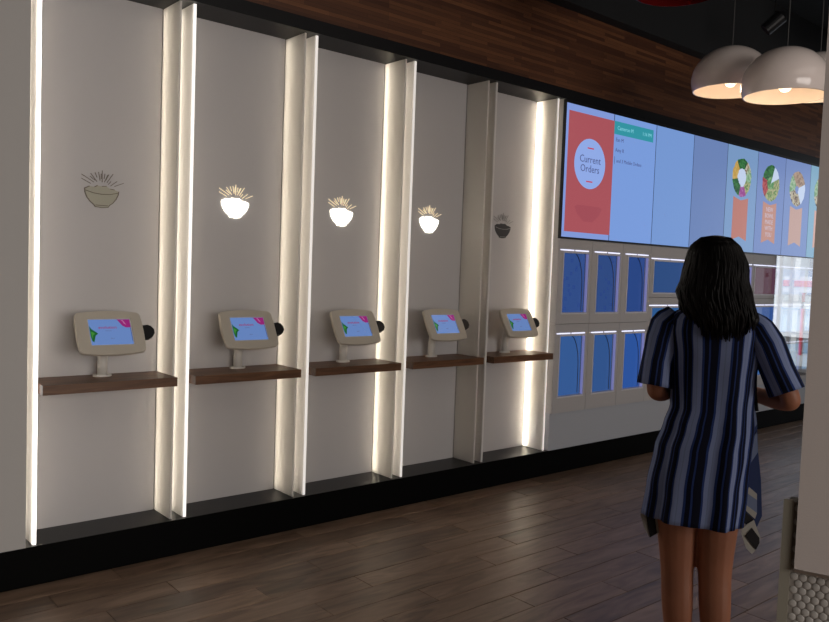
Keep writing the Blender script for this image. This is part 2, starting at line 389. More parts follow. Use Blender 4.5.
def make_kiosk(i):
    x = X1+PW*i+tab_x[i]
    t = thing('tablet_kiosk', 'cream ordering tablet stand, '+tlab[i], 'tablet', (x, -.07, .916), 'ordering tablets on the shelves')
    bm = bmesh.new(); prism(bm, [(.045*math.cos(a)+.01, .032*math.sin(a)) for a in [2*PI*k/24 for k in range(24)]], 0, .009, 'xy'); obj('base_plate', bm, m_pole, t, bevel=.002)
    bm = bmesh.new(); tube(bm, [(.01, 0, .008), (.01, 0, .06), (.010, -.004, .11), (.008, -.02, .155), (.004, -.06, .198), (0, -.10, .222)], [.024, .024, .024, .024, .024, .026], 20); obj('neck', bm, m_pole, t, smooth=True)
    e = bpy.data.objects.new('screen_head', None)
    # the head: one enclosure whose front plane passes through the measured centre, leaning back 30 degrees
    bm = bmesh.new(); ol = rounded(TW, TH, .010, .022)
    lay = [(1.0, .010), (1.0, .004), (.985, 0.0)]
    rings = []
    for s_, d in [(.80, .040), (.95, .030), (1.0, .018), (1.0, .006), (.975, 0.0)]:
        rings.append([bm.verts.new((p[0]*s_, d, p[1]*s_)) for p in ol])
    n = len(ol)
    for a, b_ in zip(rings, rings[1:]):
        for k in range(n): bm.faces.new((a[k], a[(k+1) % n], b_[(k+1) % n], b_[k]))
    bm.faces.new(rings[0]);
    # front plate slopes a little down to a rim round the screen
    SX, SZ, sw, sh = .002, .004, .099, .066
    def fit(p):
        k = max(abs(p[0])/(TW/2), abs(p[1])/(TH/2)); return (p[0]/k/(TW/2)*(sw+.006)+SX, p[1]/k/(TH/2)*(sh+.006)+SZ)
    inner = [bm.verts.new((fit(p)[0], .002, fit(p)[1])) for p in ol]; deep = [bm.verts.new((fit(p)[0], .007, fit(p)[1])) for p in ol]
    for a, b_ in ((rings[-1], inner), (inner, deep)):
        for k in range(n): bm.faces.new((a[k], a[(k+1) % n], b_[(k+1) % n], b_[k]))
    bm.faces.new(deep[::-1])
    head = obj('enclosure', bm, m_enc, t, smooth=False)
    for p in head.data.polygons: p.use_smooth = len(p.vertices) == 4 and abs(p.normal.y) < .9
    head.location = (0, -.214+.07, 1.146-.916); head.rotation_euler = (-TT, 0, 0)
    bm = bmesh.new(); bx(bm, SX-sw, SX+sw, .0045, .0068, SZ-sh, SZ+sh); sc = obj('screen', bm, m_tab, head)
    def flat(nm, pts, m, y=.0040):
        bm = bmesh.new(); prism(bm, pts[::-1], y, .0046); return obj(nm, bm, m, head)
    flat('leaf_picture', [(SX-sw+.001, .036), (-.088, .020), (-.073, .008), (-.060, -.004), (-.073, -.014), (-.078, -.030), (-.084, -.048), (-.092, -.042), (SX-sw+.001, -.02)], m_leaf)
    flat('leaf_highlight', [(-.094, .008), (-.084, .004), (-.074, -.004), (-.084, -.012), (-.090, -.03), (-.092, -.012)], m_leaf2, .0036)
    flat('flower_picture', [(.038, SZ+sh-.001), (SX+sw-.001, SZ+sh-.001), (SX+sw-.001, .026), (.076, .026), (.060, .036), (.050, .052)], m_mag)
    flat('flower_highlight', [(.056, .064), (.064, .060), (.070, .046), (.080, .040), (.074, .052), (.066, .066)], m_pink, .0036)
    flat('side_bar', [(.0975, .024), (.0995, .024), (.0995, -.050), (.0975, -.044)], emat('screen_navy', (.02, .03, .10)), .0036)
    text('screen_title', 'evolution', .021, m_txt, head, (-.012, .0036, .027), sx=1.1)
    text('screen_line', 'welcome', .008, m_gtx, head, (-.010, .0038, .010))
    text('screen_button', 'start', .010, m_gtx, head, (.004, .0038, -.030))
    bm = bmesh.new(); prism(bm, [(.154, .034), (.186, .038), (.202, .030), (.214, .014), (.214, -.008), (.200, -.028), (.184, -.036), (.154, -.034)][::-1], .004, .026); obj('card_reader', bm, m_blk, head, bevel=.003)
    return t
for i in range(5): make_kiosk(i)

# ------------------------------------------------------------------ overhead display wall
m_bez = mat('black_bezel', (.006, .006, .007), .35)
DX0, DPW, DZ0, DZ1 = 4.583, .5825, 1.775, 2.757
cols = [s2l(128, 152, 214), s2l(120, 154, 217), s2l(116, 150, 208), s2l(106, 130, 180), s2l(118, 150, 192), s2l(112, 134, 186), s2l(116, 138, 188), s2l(126, 166, 192), s2l(118, 148, 190)]
dlab = ['red poster with white circle reading Current Orders', 'teal header bar above a list of names', 'plain blue, beside the list of names', 'plain blue, above the hair of the woman', 'green and orange ring bowl over a plain orange ribbon',
        'red and green salad bowl over a lettered ribbon', 'brown and white bowl over a pale ribbon', 'partly hidden bowl, next to the beige pillar', 'hidden behind the pillar']
m_coral = emat('screen_coral_red', s2l(166, 82, 90)); m_coral2 = emat('screen_dark_coral', s2l(158, 76, 86)); m_circ = emat('screen_pale_circle', s2l(142, 168, 228)); m_teal = emat('screen_teal', s2l(50, 146, 160))
m_dtx = emat('screen_dark_text', s2l(80, 92, 142)); m_ltx = emat('screen_pale_text', s2l(120, 200, 215)); m_rbn = [emat('screen_ribbon', s2l(178, 116, 106)), emat('screen_ribbon', s2l(180, 132, 120)), emat('screen_ribbon', s2l(184, 152, 144)), emat('screen_ribbon', s2l(200, 160, 150))]
m_redline = emat('screen_red_line', s2l(190, 70, 90))
def food_mat(name, cs, scale):
    m = bpy.data.materials.new(name); m.use_nodes = True; nt = m.node_tree; L = nt.links; b = nt.nodes['Principled BSDF']; b.inputs['Base Color'].default_value = (.01, .01, .01, 1); b.inputs['Roughness'].default_value = .3
    tc = nt.nodes.new('ShaderNodeTexCoord'); v = nt.nodes.new('ShaderNodeTexVoronoi'); v.inputs['Scale'].default_value = scale
    r = nt.nodes.new('ShaderNodeValToRGB'); r.color_ramp.interpolation = 'CONSTANT'
    while len(r.color_ramp.elements) < len(cs): r.color_ramp.elements.new(.5)
    for k, c_ in enumerate(cs): r.color_ramp.elements[k].position = k/len(cs); r.color_ramp.elements[k].color = (*s2l(*c_), 1)
    sp = nt.nodes.new('ShaderNodeSeparateColor'); L.new(tc.outputs['Object'], v.inputs['Vector']); L.new(v.outputs['Color'], sp.inputs[0]); L.new(sp.outputs[0], r.inputs[0])
    L.new(r.outputs[0], b.inputs['Emission Color']); b.inputs['Emission Strength'].default_value = .78
    return m
G1, G2, G3 = (34, 98, 52), (60, 130, 70), (120, 175, 110)
f_green = food_mat('food_leaf_greens', [G1, G2, (40, 110, 50), (25, 75, 45)], 55); f_corn = food_mat('food_yellow', [(205, 165, 80), (215, 180, 100)], 40)
f_purp = food_mat('food_purple', [(160, 70, 150), (185, 110, 180)], 50); f_nut = food_mat('food_beans', [(190, 180, 150), (90, 70, 60), (205, 200, 180), (150, 130, 110)], 60)
f_pale = food_mat('food_pale_green', [(150, 190, 150), (175, 200, 170), (120, 165, 120)], 50); f_red = food_mat('food_tomato', [(170, 60, 70), (150, 45, 60), (190, 90, 90)], 50)
f_brn = food_mat('food_brown', [(175, 150, 130), (190, 165, 145), (150, 125, 110)], 45); f_wht = emat('food_white', s2l(190, 205, 230)); f_mix = food_mat('food_mixed', [(170, 185, 130), (130, 150, 90), (190, 180, 140), (100, 140, 80)], 60)
def sector(cx, cz, r0, r1, a0, a1, wob=.0, n=8, seed=0):
    rr = random.Random(seed); o_ = [(cx+(r1+rr.uniform(-wob, wob))*math.cos(math.radians(a0+(a1-a0)*k/n)), cz+(r1+rr.uniform(-wob, wob))*math.sin(math.radians(a0+(a1-a0)*k/n))) for k in range(n+1)]
    i_ = [(cx+(r0+rr.uniform(-wob, wob))*math.cos(math.radians(a1-(a1-a0)*k/n)), cz+(r0+rr.uniform(-wob, wob))*math.sin(math.radians(a1-(a1-a0)*k/n))) for k in range(n+1)]
    return o_+i_
for k in range(9):
    x = DX0+DPW*k
    t = thing('display_screen', 'tall portrait wall display: '+dlab[k], 'display', (x, -DP, DZ0), 'overhead portrait displays')
    box('casing', -.002 if k == 0 else 0, DPW-.001, -.030, -.003, -.010, DZ1-DZ0+.022, m_bez, t)
    box('screen', .004, DPW-.005, -.0315, -.030, .004, DZ1-DZ0-.002, emat('display_blue', cols[k]), t)
    def fl(nm, pts, m, y=-.0325, t=t):
        bm = bmesh.new(); prism(bm, pts[::-1], y, -.0315); return obj(nm, bm, m, t)
    if k == 0:
        fl('poster', [(.030, .045), (.585, .045), (.585, .930), (.030, .930)], m_coral)
        fl('bowl_silhouette', [(.14, .235), (.17, .185), (.22, .150), (.25, .130), (.36, .130), (.39, .150), (.44, .185), (.47, .235), (.44, .25), (.17, .25)], m_coral2, -.0330)  # faint bowl shape in the poster graphic
        fl('circle', ell(.300, .565, .188, .188, 40), m_circ, -.0335)
        text('circle_text', 'Current', .078, m_dtx, t, (.300, -.0340, .596)); text('circle_text', 'Orders', .078, m_dtx, t, (.300, -.0340, .526))
        for z in (.682, .432): fl('circle_line', [(.262, z-.005), (.338, z-.005), (.338, z+.005), (.262, z+.005)], m_redline, -.0340)
    if k == 1:
        fl('header_bar', [(.0, .832), (.535, .832), (.535, .932), (.0, .932)], m_teal)
        text('header_text', 'Cameron M', .044, m_ltx, t, (.04, -.0332, .882), align='LEFT'); text('header_time', '1:16 PM', .040, m_ltx, t, (.51, -.0332, .882), align='RIGHT')
        text('order_name', 'Ean M', .042, m_dtx, t, (.025, -.0332, .790), align='LEFT'); text('order_name', 'Amy R', .042, m_dtx, t, (.025, -.0332, .710), align='LEFT')
        text('order_name', 'and 3 Mobile Orders', .040, m_dtx, t, (.045, -.0332, .628), align='LEFT'); fl('order_bracket', [(.02, .60), (.025, .60), (.025, .66), (.02, .66)], m_dtx)
    if k >= 4 and k < 8:
        cx, cz = DPW/2-.008+( .0 if k < 7 else 0), .700
        R_ = .178
        if k == 4:
            parts = [(f_green, .085, R_, 60, 125), (f_corn, .085, R_, 125, 190), (f_green, .075, R_, 190, 255), (f_purp, .09, R_+.005, 255, 300), (f_mix, .08, R_, 300, 345), (f_pale, .08, R_, 345, 400), (f_nut, .08, R_, 20, 60)]
            fl('bowl_picture', ell(cx, cz, .09, .09, 24), f_wht)
        elif k == 5:
            parts = [(f_green, .07, R_, 70, 165), (f_red, .08, R_, 165, 230), (f_mix, .06, R_, 230, 330), (f_mix, .06, R_, 330, 380), (f_wht, .0, R_, 22, 68)]
            fl('bowl_picture', ell(cx, cz-.02, .10, .10, 24), food_mat('food_lettuce', [(90, 150, 90), (130, 175, 120), (70, 130, 80)], 45))
        else:
            parts = [(f_brn, .03, R_, 20, 130), (f_pale, .05, R_, 130, 195), (f_nut, .05, R_, 195, 300), (f_wht, .03, R_, 300, 380)]
        for q, (fm, r0, r1, a0, a1) in enumerate(parts): fl('food_picture', sector(cx, cz, r0, r1, a0, a1, .006, 8, q+k), fm, -.0330)
        rz0, rz1 = .115, .515
        fl('ribbon', [(cx-.14, rz0-.008), (cx, rz0+.03), (cx+.14, rz0-.008), (cx+.14, rz1), (cx+.09, rz1+.018-.03), (cx, rz1-.030), (cx-.09, rz1-.012), (cx-.14, rz1)], m_rbn[k-4])
        if k == 5:
            for q, w_ in enumerate(('NEW', 'BOWL', 'MADE', 'WITH', 'YOU')): text('ribbon_text', w_, .062, emat('screen_ribbon_text', s2l(196, 180, 192)), t, (cx, -.0332, rz1-.075-.062*q))

# ------------------------------------------------------------------ pick-up lockers
m_lock = mat('white_locker_face', (.46, .445, .45), .5)
m_jamb = mat('white_locker_frame', (.62, .61, .66), .4)
m_bar = mat('cool_light_bar', (.8, .8, .9), .5, emit=(.72, .76, 1.0), es=1.15)
m_jamb_glow = mat('lilac_jamb_glow', (.6, .6, .7), .5, emit=s2l(84, 86, 140), es=1.0)
m_ink = mat('dark_cable', (.01, .012, .03), .5)
m_icon = emat('pane_icon_ink', s2l(34, 60, 130))
YL = -.243
def pane_mat(c_): return mat('blue_lit_glass', (.01, .02, .05), .12, emit=s2l(*c_), es=1.0, spec=.35)
def locker(x0, x1, z0, z1, ox0, ox1, oz0, oz1, colr, label, icons=0, cable=True, bars=2):
    t = thing('pickup_locker', label, 'locker', (x0, -DP, z0), 'pick-up lockers under the displays')
    w, h = x1-x0-.003, z1-z0-.003; a0, a1, c0, c1 = ox0-x0, ox1-x0, oz0-z0, oz1-z0; d = YL+DP
    bm = bmesh.new()
    bx(bm, 0, a0-.012, d, .041, 0, h); bx(bm, a1+.006, w, d, .041, 0, h); bx(bm, a0-.012, a1+.006, d, .041, 0, c0-.012); bx(bm, a0-.012, a1+.006, d, .041, c1+.030, h)
    obj('face', bm, m_lock, t)
    bm = bmesh.new()   # pale raised frame round the pane
    bx(bm, a0-.012, a0, d-.003, .041, c0-.012, c1+.012); bx(bm, a1, a1+.006, d-.003, .041, c0-.012, c1+.012); bx(bm, a0, a1, d-.003, .041, c0-.012, c0); bx(bm, a0, a1, d-.003, .041, c1, c1+.012)
    obj('door_frame', bm, m_jamb, t)
    p = box('door_pane', a0, a1, .022, .026, c0, c1, pane_mat(colr), t)
    bw = (a1-a0+.055)/2
    for q in range(bars): box('light_bar', a1-bw*(q+1)+.010, a1-bw*q-.008, d-.002, d+.002, c1+.017, c1+.025, m_bar, t)
    bm = bmesh.new(); bx(bm, a0-.012, a1+.006, d+.002, .041, c1+.012, c1+.030); obj('light_recess', bm, m_lock, t)
    box('jamb_glow', a1-.003, a1, d+.004, .010, c0+.002, c1-.002, m_jamb_glow, t)  # glowing strip stands in for light falling on the right jamb
    if cable:
        H_ = c1-c0; bm = bmesh.new(); tube(bm, [(a0+(a1-a0)*u, .016, c1-H_*v) for u, v in ((.60, .0), (.70, .06), (.79, .16), (.86, .30), (.89, .46), (.90, .70), (.90, .98))], .003, 6); obj('cable', bm, m_ink, p if False else t)
    if icons:
        rr = random.Random(icons); bm = bmesh.new()
        for q in range(15):
            px, pz, s_ = a0+.02+rr.random()*(a1-a0-.05), c0+.02+(q+rr.random()*.6)/15.5*(c1-c0-.04), rr.choice((.009, .011, .012))
            for (u0, u1, v0, v1) in ((-1, 1, .7, 1), (-1, 1, -1, -.7), (-1, -.7, -1, 1), (.7, 1, -1, 1)): bx(bm, px+u0*s_, px+u1*s_, .0208, .022, pz+v0*s_, pz+v1*s_)
        stuff(obj('pane_print', bm, m_icon, t))
ty = ['beside the last light column', 'second from the last light column', 'third from the last light column']
for c_ in range(3):
    x0 = 4.588+.3985*c_
    o0 = (4.648, 5.060, 5.465)[c_]; o1 = (4.948, 5.352, 5.752)[c_]
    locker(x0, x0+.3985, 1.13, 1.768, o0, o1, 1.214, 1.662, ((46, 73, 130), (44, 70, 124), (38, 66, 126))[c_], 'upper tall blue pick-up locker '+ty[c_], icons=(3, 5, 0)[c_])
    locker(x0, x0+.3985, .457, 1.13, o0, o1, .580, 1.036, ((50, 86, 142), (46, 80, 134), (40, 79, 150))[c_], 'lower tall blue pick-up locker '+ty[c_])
pc = [[(42, 72, 122), (40, 84, 136), (50, 90, 145)], [(42, 70, 120), (44, 78, 134), (44, 78, 134)], [(44, 74, 126), (44, 80, 136), (44, 78, 136)], [(78, 44, 50), (38, 72, 130), (50, 92, 150)], [(52, 90, 150), (120, 160, 200), (130, 170, 205)], [(52, 90, 150), (120, 160, 200), (130, 170, 205)]]
rn = ['top', 'middle', 'bottom']
wl = ['immediately after the tall lockers', 'hidden behind the head of the woman', 'behind the hair of the woman', 'with the brownish red pane column beside her hair', 'behind the reflecting glass sheet', 'behind the glass sheet and the pillar']
for c_ in range(6):
    x0 = 5.7835+.587*c_
    for r_, (z0, z1, oz0, oz1) in enumerate(((1.335, 1.768, 1.375, 1.640), (.940, 1.335, .980, 1.245), (.457, .940, .560, .850))):
        lb = rn[r_]+' wide pick-up locker '+wl[c_] if not (c_ == 3 and r_ == 0) else 'wide pick-up locker with brownish red pane beside the woman'
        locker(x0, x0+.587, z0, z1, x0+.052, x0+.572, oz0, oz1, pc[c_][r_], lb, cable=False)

# glossy glass sheet over the far lockers: it mirrors the bright street
m_glass = bpy.data.materials.new('reflective_glass'); m_glass.use_nodes = True; nt = m_glass.node_tree; nt.nodes.clear(); L = nt.links
out = nt.nodes.new('ShaderNodeOutputMaterial'); tr = nt.nodes.new('ShaderNodeBsdfTransparent'); gl = nt.nodes.new('ShaderNodeBsdfGlossy'); gl.inputs['Roughness'].default_value = .015; gl.inputs['Color'].default_value = (1, 1, 1, 1)
mx = nt.nodes.new('ShaderNodeMixShader'); mx.inputs[0].default_value = .42; L.new(tr.outputs[0], mx.inputs[1]); L.new(gl.outputs[0], mx.inputs[2]); L.new(mx.outputs[0], out.inputs[0])
gs = thing('glass_sheet', 'clear glass sheet with bright street reflections over the far lockers', 'glass', (7.985, -.262, .50))
bm = bmesh.new(); bx(bm, 0, 1.3, -.003, .003, 0, 1.268)
obj('pane', bm, m_glass, gs)
m_met = mat('brushed_steel', (.5, .5, .5), .3, 1)
for z in (.25, 1.05): box('bracket', .02, .05, .003, .017, z, z+.04, m_met, gs)

# ------------------------------------------------------------------ pendants and ceiling
def along(px, py, t): return CAM+(fw+R2*((px-414.5)/FPX)-U2*((py-311)/FPX))*t
m_dome = mat('glossy_white_shade', (.86, .76, .72), .12, spec=.6); m_in = mat('warm_inner_shade', (.86, .74, .62), .5)
m_reds = mat('glossy_red_shade', (.13, .006, .006), .2); m_bulb = mat('frosted_bulb', (.9, .8, .6), .5, emit=(1.0, .76, .52), es=1.15)
m_cord = mat('grey_cord', (.06, .06, .06), .7)
VS = .88
def pendant(p, label, mo, on=True, D_=.50, e=1.5):
    t = thing('pendant_lamp', label, 'lamp', p, 'dome pendant lamps')
    R_ = D_/2; zc = .080*D_/.52
    prof = [(R_*math.cos(a), zc+R_*VS*math.sin(a)) for a in [math.radians(-19+109*k/26) for k in range(27)]]; prof[-1] = (0, zc+R_*VS)
    inn = [(max(0, r-.006), z-(.006 if r < .2 else .001)) for r, z in prof]; inn[-1] = (0, zc+R_*VS-.006)
    bm = bmesh.new(); lathe(bm, prof); obj('shade', bm, mo, t, smooth=True)
    bm = bmesh.new(); lathe(bm, inn[:]+[]); ri = obj('shade_lining', bm, m_in if on else mo, t, smooth=True)
    bm = bmesh.new(); lathe(bm, [inn[0], prof[0]]); obj('rim', bm, mo, t)
    bm = bmesh.new(); lathe(bm, [(0, .035), (.022, .038), (.038, .055), (.043, .080), (.036, .11), (.02, .145), (.017, .20), (0, .20)], 20); obj('bulb', bm, m_bulb if on else mo, t, smooth=True)
    bm = bmesh.new(); lathe(bm, [(.02, .20), (.024, .20), (.024, .30), (0, .30)], 16); obj('socket', bm, m_cord, t, smooth=True)
    bm = bmesh.new(); tube(bm, [(0, 0, zc+R_*VS-.004), (0, 0, CEIL-p[2])], .0035, 8); obj('cord', bm, m_cord, t)
    if on:
        l = light('POINT', 'pendant_light', (0, 0, -.03), e, (1.0, .80, .60), .03); l.parent = t; l.location = (0, 0, .01)
pB = along(784.5, 97.5, 4.77); pA = along(730, 92, 5.26); pC = along(818, 96.5, 5.45)
pendant(pB, 'white dome pendant lamp hanging in front, beside the beige pillar', m_dome)
pendant(pA, 'white dome pendant lamp hanging farther from the pillar, partly behind the front lamp', m_dome)
pendant(pC, 'white dome pendant lamp almost hidden behind the front lamp', m_dome)
pendant(along(677, -6.5, 4.4), 'dark red dome pendant lamp cut by the top of the picture', m_reds, on=False, D_=.50)
# ceiling services
du = thing('air_duct', 'dark rectangular air duct under the ceiling behind the lamps', 'duct', (0, 0, 0))
bm = bmesh.new(); bx(bm, 7.0, 12.8, -1.9, -1.3, 3.62, 3.98); obj('duct_body', bm, m_duct, du)
for x in (7.0, 8.2, 9.4, 10.6, 11.8): box('duct_flange', x, x+.03, -1.93, -1.27, 3.59, 4.01, m_fascia, du)
for x in (7.6, 10.0, 12.2): box('hanger', x, x+.02, -1.62, -1.6, 3.98, CEIL, m_fascia, du)
for k, (x, nm) in enumerate(((6.2, 'nearest'), (8.9, 'middle'), (11.4, 'farthest'))):
    tag(box('ceiling_beam', x, x+.16, -8.9, -.34, 3.98, CEIL, m_duct), f'dark steel ceiling beam, {nm} of three beyond the lamps', 'beam', 'dark ceiling beams')
sp_ = thing('spotlight', 'small black ceiling spotlight above the white pendant lamps', 'spotlight', along(775, 22, 6.2))
bm = bmesh.new(); lathe(bm, [(0, -.09), (.05, -.09), (.055, .06), (.03, .09), (0, .09)], 20); h_ = obj('lamp_head', bm, m_fascia, sp_, smooth=False); h_.rotation_euler = (.7, .5, 0)
bm = bmesh.new(); tube(bm, [(0, 0, .05), (0, 0, CEIL-sp_.location.z)], .008, 8); obj('stem', bm, m_fascia, sp_)

# ------------------------------------------------------------------ tiled half wall and beige pillar near the camera
A0 = along(785.5, 560, 2.0)
AZ = math.radians(-19.0)   # face runs back towards the camera
run = Vector((-math.sin(AZ), -math.cos(AZ), 0))      # along the face, to the near side
nrm = Vector((-run.y, run.x, 0)); nrm = nrm if nrm.dot(CAM-A0) > 0 else -nrm
B = Matrix((run, -nrm, Vector((0, 0, 1)))).transposed().to_4x4(); B.translation = Vector((A0.x, A0.y, 0))
half = struct(box('wall_half', 0, 1.6, 0, .05, -.012, .95, mat('tile_grout', (.20, .18, .16), .9))); half.matrix_world = B
m_tile = mat('white_glazed_tile', (.33, .315, .295), .35, var=.12, bscale=20)
bm = bmesh.new(); lathe(bm, [(.0091, 0), (.0091, .0010), (.0080, .0017), (0, .0018)], 14)
bmesh.ops.rotate(bm, cent=(0, 0, 0), matrix=Matrix.Rotation(PI/2, 3, 'X'), verts=bm.verts); bmesh.ops.recalc_face_normals(bm, faces=bm.faces)
tile_me = bpy.data.meshes.new('tile'); bm.to_mesh(tile_me); bm.free(); tile_me.materials.append(m_tile)
for p in tile_me.polygons: p.use_smooth = True
TP = .0200; nt_ = 0; restt = bmesh.new()
for r_ in range(56):
    z = .935-r_*TP*.866
    if z < .02: break
    for k in range(28):
        u = .022+k*TP+(TP/2 if r_ % 2 else 0)
        w = B @ Vector((u, 0, z)); q = proj(w)
        vis = q and q[0] < 832 and q[1] < 626 and (u < .075 or z < .80)
        if vis and nt_ < 290:
            o = bpy.data.objects.new('tile', tile_me); C.objects.link(o); o.parent = half; o.location = (u, 0, z); nt_ += 1
        elif u < .5:
            vs = [restt.verts.new((u+0.0091*math.cos(2*PI*j/8), -.0012, z+0.0091*math.sin(2*PI*j/8))) for j in range(8)]; restt.faces.new(vs)
ro = stuff(obj('hidden_tiles', restt, m_tile, half))
box('edge_trim', -.012, .012, -.006, .0, -.0, .955, mat('dull_metal_edge', (.26, .245, .20), .55, .3), half)
PY0 = -.022
pil = box('pillar', .0, 1.5, PY0, -.0045, 0, 3.37, m_pillar); PX0 = .022
pil.matrix_world = B @ Matrix.Translation((PX0, 0, .788)); struct(pil)
pil2 = box('wall_partition', .30, 1.5, .0, .14, 0, 3.2, m_pillar); pil2.matrix_world = B @ Matrix.Translation((.02, 0, .951)); struct(pil2)
box('bottom_trim', -.001, 1.501, -.024, -.003, -.008, 0, m_met, pil)

# ------------------------------------------------------------------ the woman
FAZ = math.radians(57)
Fv = Vector((math.sin(FAZ), math.cos(FAZ), 0)); Rv = Vector((math.cos(FAZ), -math.sin(FAZ), 0))
Wp = along(700, 600, 2.85); WM = Matrix((Rv, Fv, Vector((0, 0, 1)))).transposed().to_4x4(); WM.translation = Vector((Wp.x, Wp.y, 0))
wom = thing('person', 'woman seen from behind in a blue and black striped dress, long black hair', 'person', WM.translation)
wom.rotation_euler = WM.to_euler()
m_skin = mat('tan_skin', (.42, .17, .095), .5, var=.08, bscale=12)
def dome_pt(c, r): return (Vector(c), r)
# skeleton for the skin modifier: (x right, y forward, z up)
V = []; E = []; Rr = []
def av(p, r, link=None):
    V.append(p); Rr.append(r if isinstance(r, tuple) else (r, r))
    if link is not None: E.append((link, len(V)-1))
    return len(V)-1
ox = .015
pelv = av((-.005, 0, .90), (.120, .095)); 
sp1 = av((.020, .0, 1.03), (.092, .068), pelv); sp2 = av((.03, 0, 1.16), (.102, .075), sp1); chest = av((.035, -.005, 1.29), (.105, .070), sp2)
nk0 = av((.038, -.01, 1.39), (.055, .05), chest); nk1 = av((.045, .005, 1.46), (.048, .05), nk0)
for s in (-1, 1):
    hx = -.005+s*.085
    hip = av((hx, .0, .82), (.088, .09), pelv); th = av((-.012+s*.069, .005, .64), (.074, .080), hip); kn = av((-.015+s*.064, .005, .45), (.058, .062), th)
    cf = av((-.015+s*.064, -.018, .31), (.053, .060), kn); an = av((-.014+s*.062, -.01, .09), (.031, .035), cf); he = av((-.014+s*.062, -.02, .045), (.032, .036), an)
    bl = av((-.014+s*.068, .10, .030), (.036, .024), he); to = av((-.014+s*.07, .17, .020), (.030, .016), bl)
    sh = av((.035+s*.145, -.005, 1.345), (.052, .052), chest)
    elx = -.155 if s < 0 else .300
    um = av((.035+s*.175 if s < 0 else .235, -.025, 1.22), (.043, .043), sh); el = av((elx, -.045, 1.085), (.036, .037), um)
    hxn = .035+s*.055
    f1 = av(((elx*.72+hxn*.28), .05, 1.085), (.035, .036), el); wr = av((hxn+s*.03, .20, 1.10), (.023, .020), f1); pm = av((hxn+s*.012, .265, 1.105), (.034, .016), wr)
    for q in range(4):
        L_ = (.075, .085, .080, .062)[q]; fx = hxn-s*(-.012+.0)+s*(q-1.5)*.018
        a = av((hxn+s*.010+(q-1.5)*.019, .305, 1.105), .0095, pm); b_ = av((hxn+s*.008+(q-1.5)*.020, .305+L_*.45, 1.098), .0085, a); c_ = av((hxn+s*.006+(q-1.5)*.019, .305+L_*.75, 1.075), .0078, b_); av((hxn+s*.006+(q-1.5)*.018, .305+L_*.80, 1.052), .0068, c_)
    a = av((hxn-s*.035, .255, 1.118), .011, wr); b_ = av((hxn-s*.052, .285, 1.125), .0095, a); av((hxn-s*.055, .315, 1.122), .008, b_)
me = bpy.data.meshes.new('body_base'); me.from_pydata(V, E, [])
bo = bpy.data.objects.new('body_base', me); C.objects.link(bo)
sm = bo.modifiers.new('skin', 'SKIN'); sm.use_smooth_shade = True
for i, v in enumerate(me.skin_vertices[0].data): v.radius = Rr[i]; v.use_root = (i == pelv)
sb = bo.modifiers.new('sub', 'SUBSURF'); sb.levels = 2
dg = bpy.context.evaluated_depsgraph_get(); body_me = bpy.data.meshes.new_from_object(bo.evaluated_get(dg)); bpy.data.objects.remove(bo)
bm = bmesh.new(); bm.from_mesh(body_me)
# head with face, merged by a remesh
def blob(bm, c, r, mtx=None, seg=24):
    res = bmesh.ops.create_uvsphere(bm, u_segments=seg, v_segments=seg//2, radius=1)
    for v in res['verts']: v.co = Vector((c[0]+v.co.x*r[0], c[1]+v.co.y*r[1], c[2]+v.co.z*r[2]))
    return res['verts']
HC = (.05, .015, 1.535)
hv = blob(bm, HC, (.074, .094, .098), seg=32)
for v in hv:
    d = v.co-Vector(HC)
    if d.z < -.02: v.co.x = HC[0]+d.x*(1-.30*min(1, (-d.z-.02)/.08)); v.co.y += .012*min(1, (-d.z-.02)/.08)
blob(bm, (.05, .112, 1.520), (.012, .018, .020), seg=12); blob(bm, (.05, .108, 1.540), (.008, .012, .026), seg=12)     # nose
blob(bm, (.05, .101, 1.487), (.022, .008, .006), seg=12); blob(bm, (.05, .099, 1.477), (.019, .009, .007), seg=12)   # lips
blob(bm, (.05, .090, 1.452), (.026, .018, .018), seg=12)                                                     # chin
for s in (-1, 1):
    blob(bm, (.05+s*.074, .012, 1.525), (.009, .018, .030), seg=12); blob(bm, (.05+s*.034, .080, 1.560), (.024, .016, .007), seg=12)
    blob(bm, (.05+s*.036, .070, 1.505), (.024, .024, .022), seg=12)
bmesh.ops.recalc_face_normals(bm, faces=bm.faces); bm.to_mesh(body_me); bm.free()
bo = bpy.data.objects.new('body', body_me); C.objects.link(bo)
rm = bo.modifiers.new('r', 'REMESH'); rm.mode = 'VOXEL'; rm.voxel_size = .0058; rm.use_smooth_shade = True
cs = bo.modifiers.new('s', 'SMOOTH'); cs.iterations = 2; cs.factor = .5
dg = bpy.context.evaluated_depsgraph_get(); fin = bpy.data.meshes.new_from_object(bo.evaluated_get(dg)); bpy.data.objects.remove(bo)
fin.name = 'body'; fin.materials.clear(); fin.materials.append(m_skin)
body = bpy.data.objects.new('body', fin); C.objects.link(body); body.parent = wom
m_eye = mat('eye_white', (.7, .7, .68), .2); m_iris = mat('dark_iris', (.02, .01, .005), .15); m_lip = mat('lips', (.35, .09, .07), .4)
for s in (-1, 1):
    bm = bmesh.new(); blob(bm, (.05+s*.032, .096, 1.540), (.013, .008, .008), seg=14); e_ = obj('eye', bm, m_eye, wom, smooth=True)
    bm = bmesh.new(); blob(bm, (.05+s*.032, .1025, 1.540), (.005, .0025, .005), seg=10); obj('iris', bm, m_iris, e_, smooth=True)

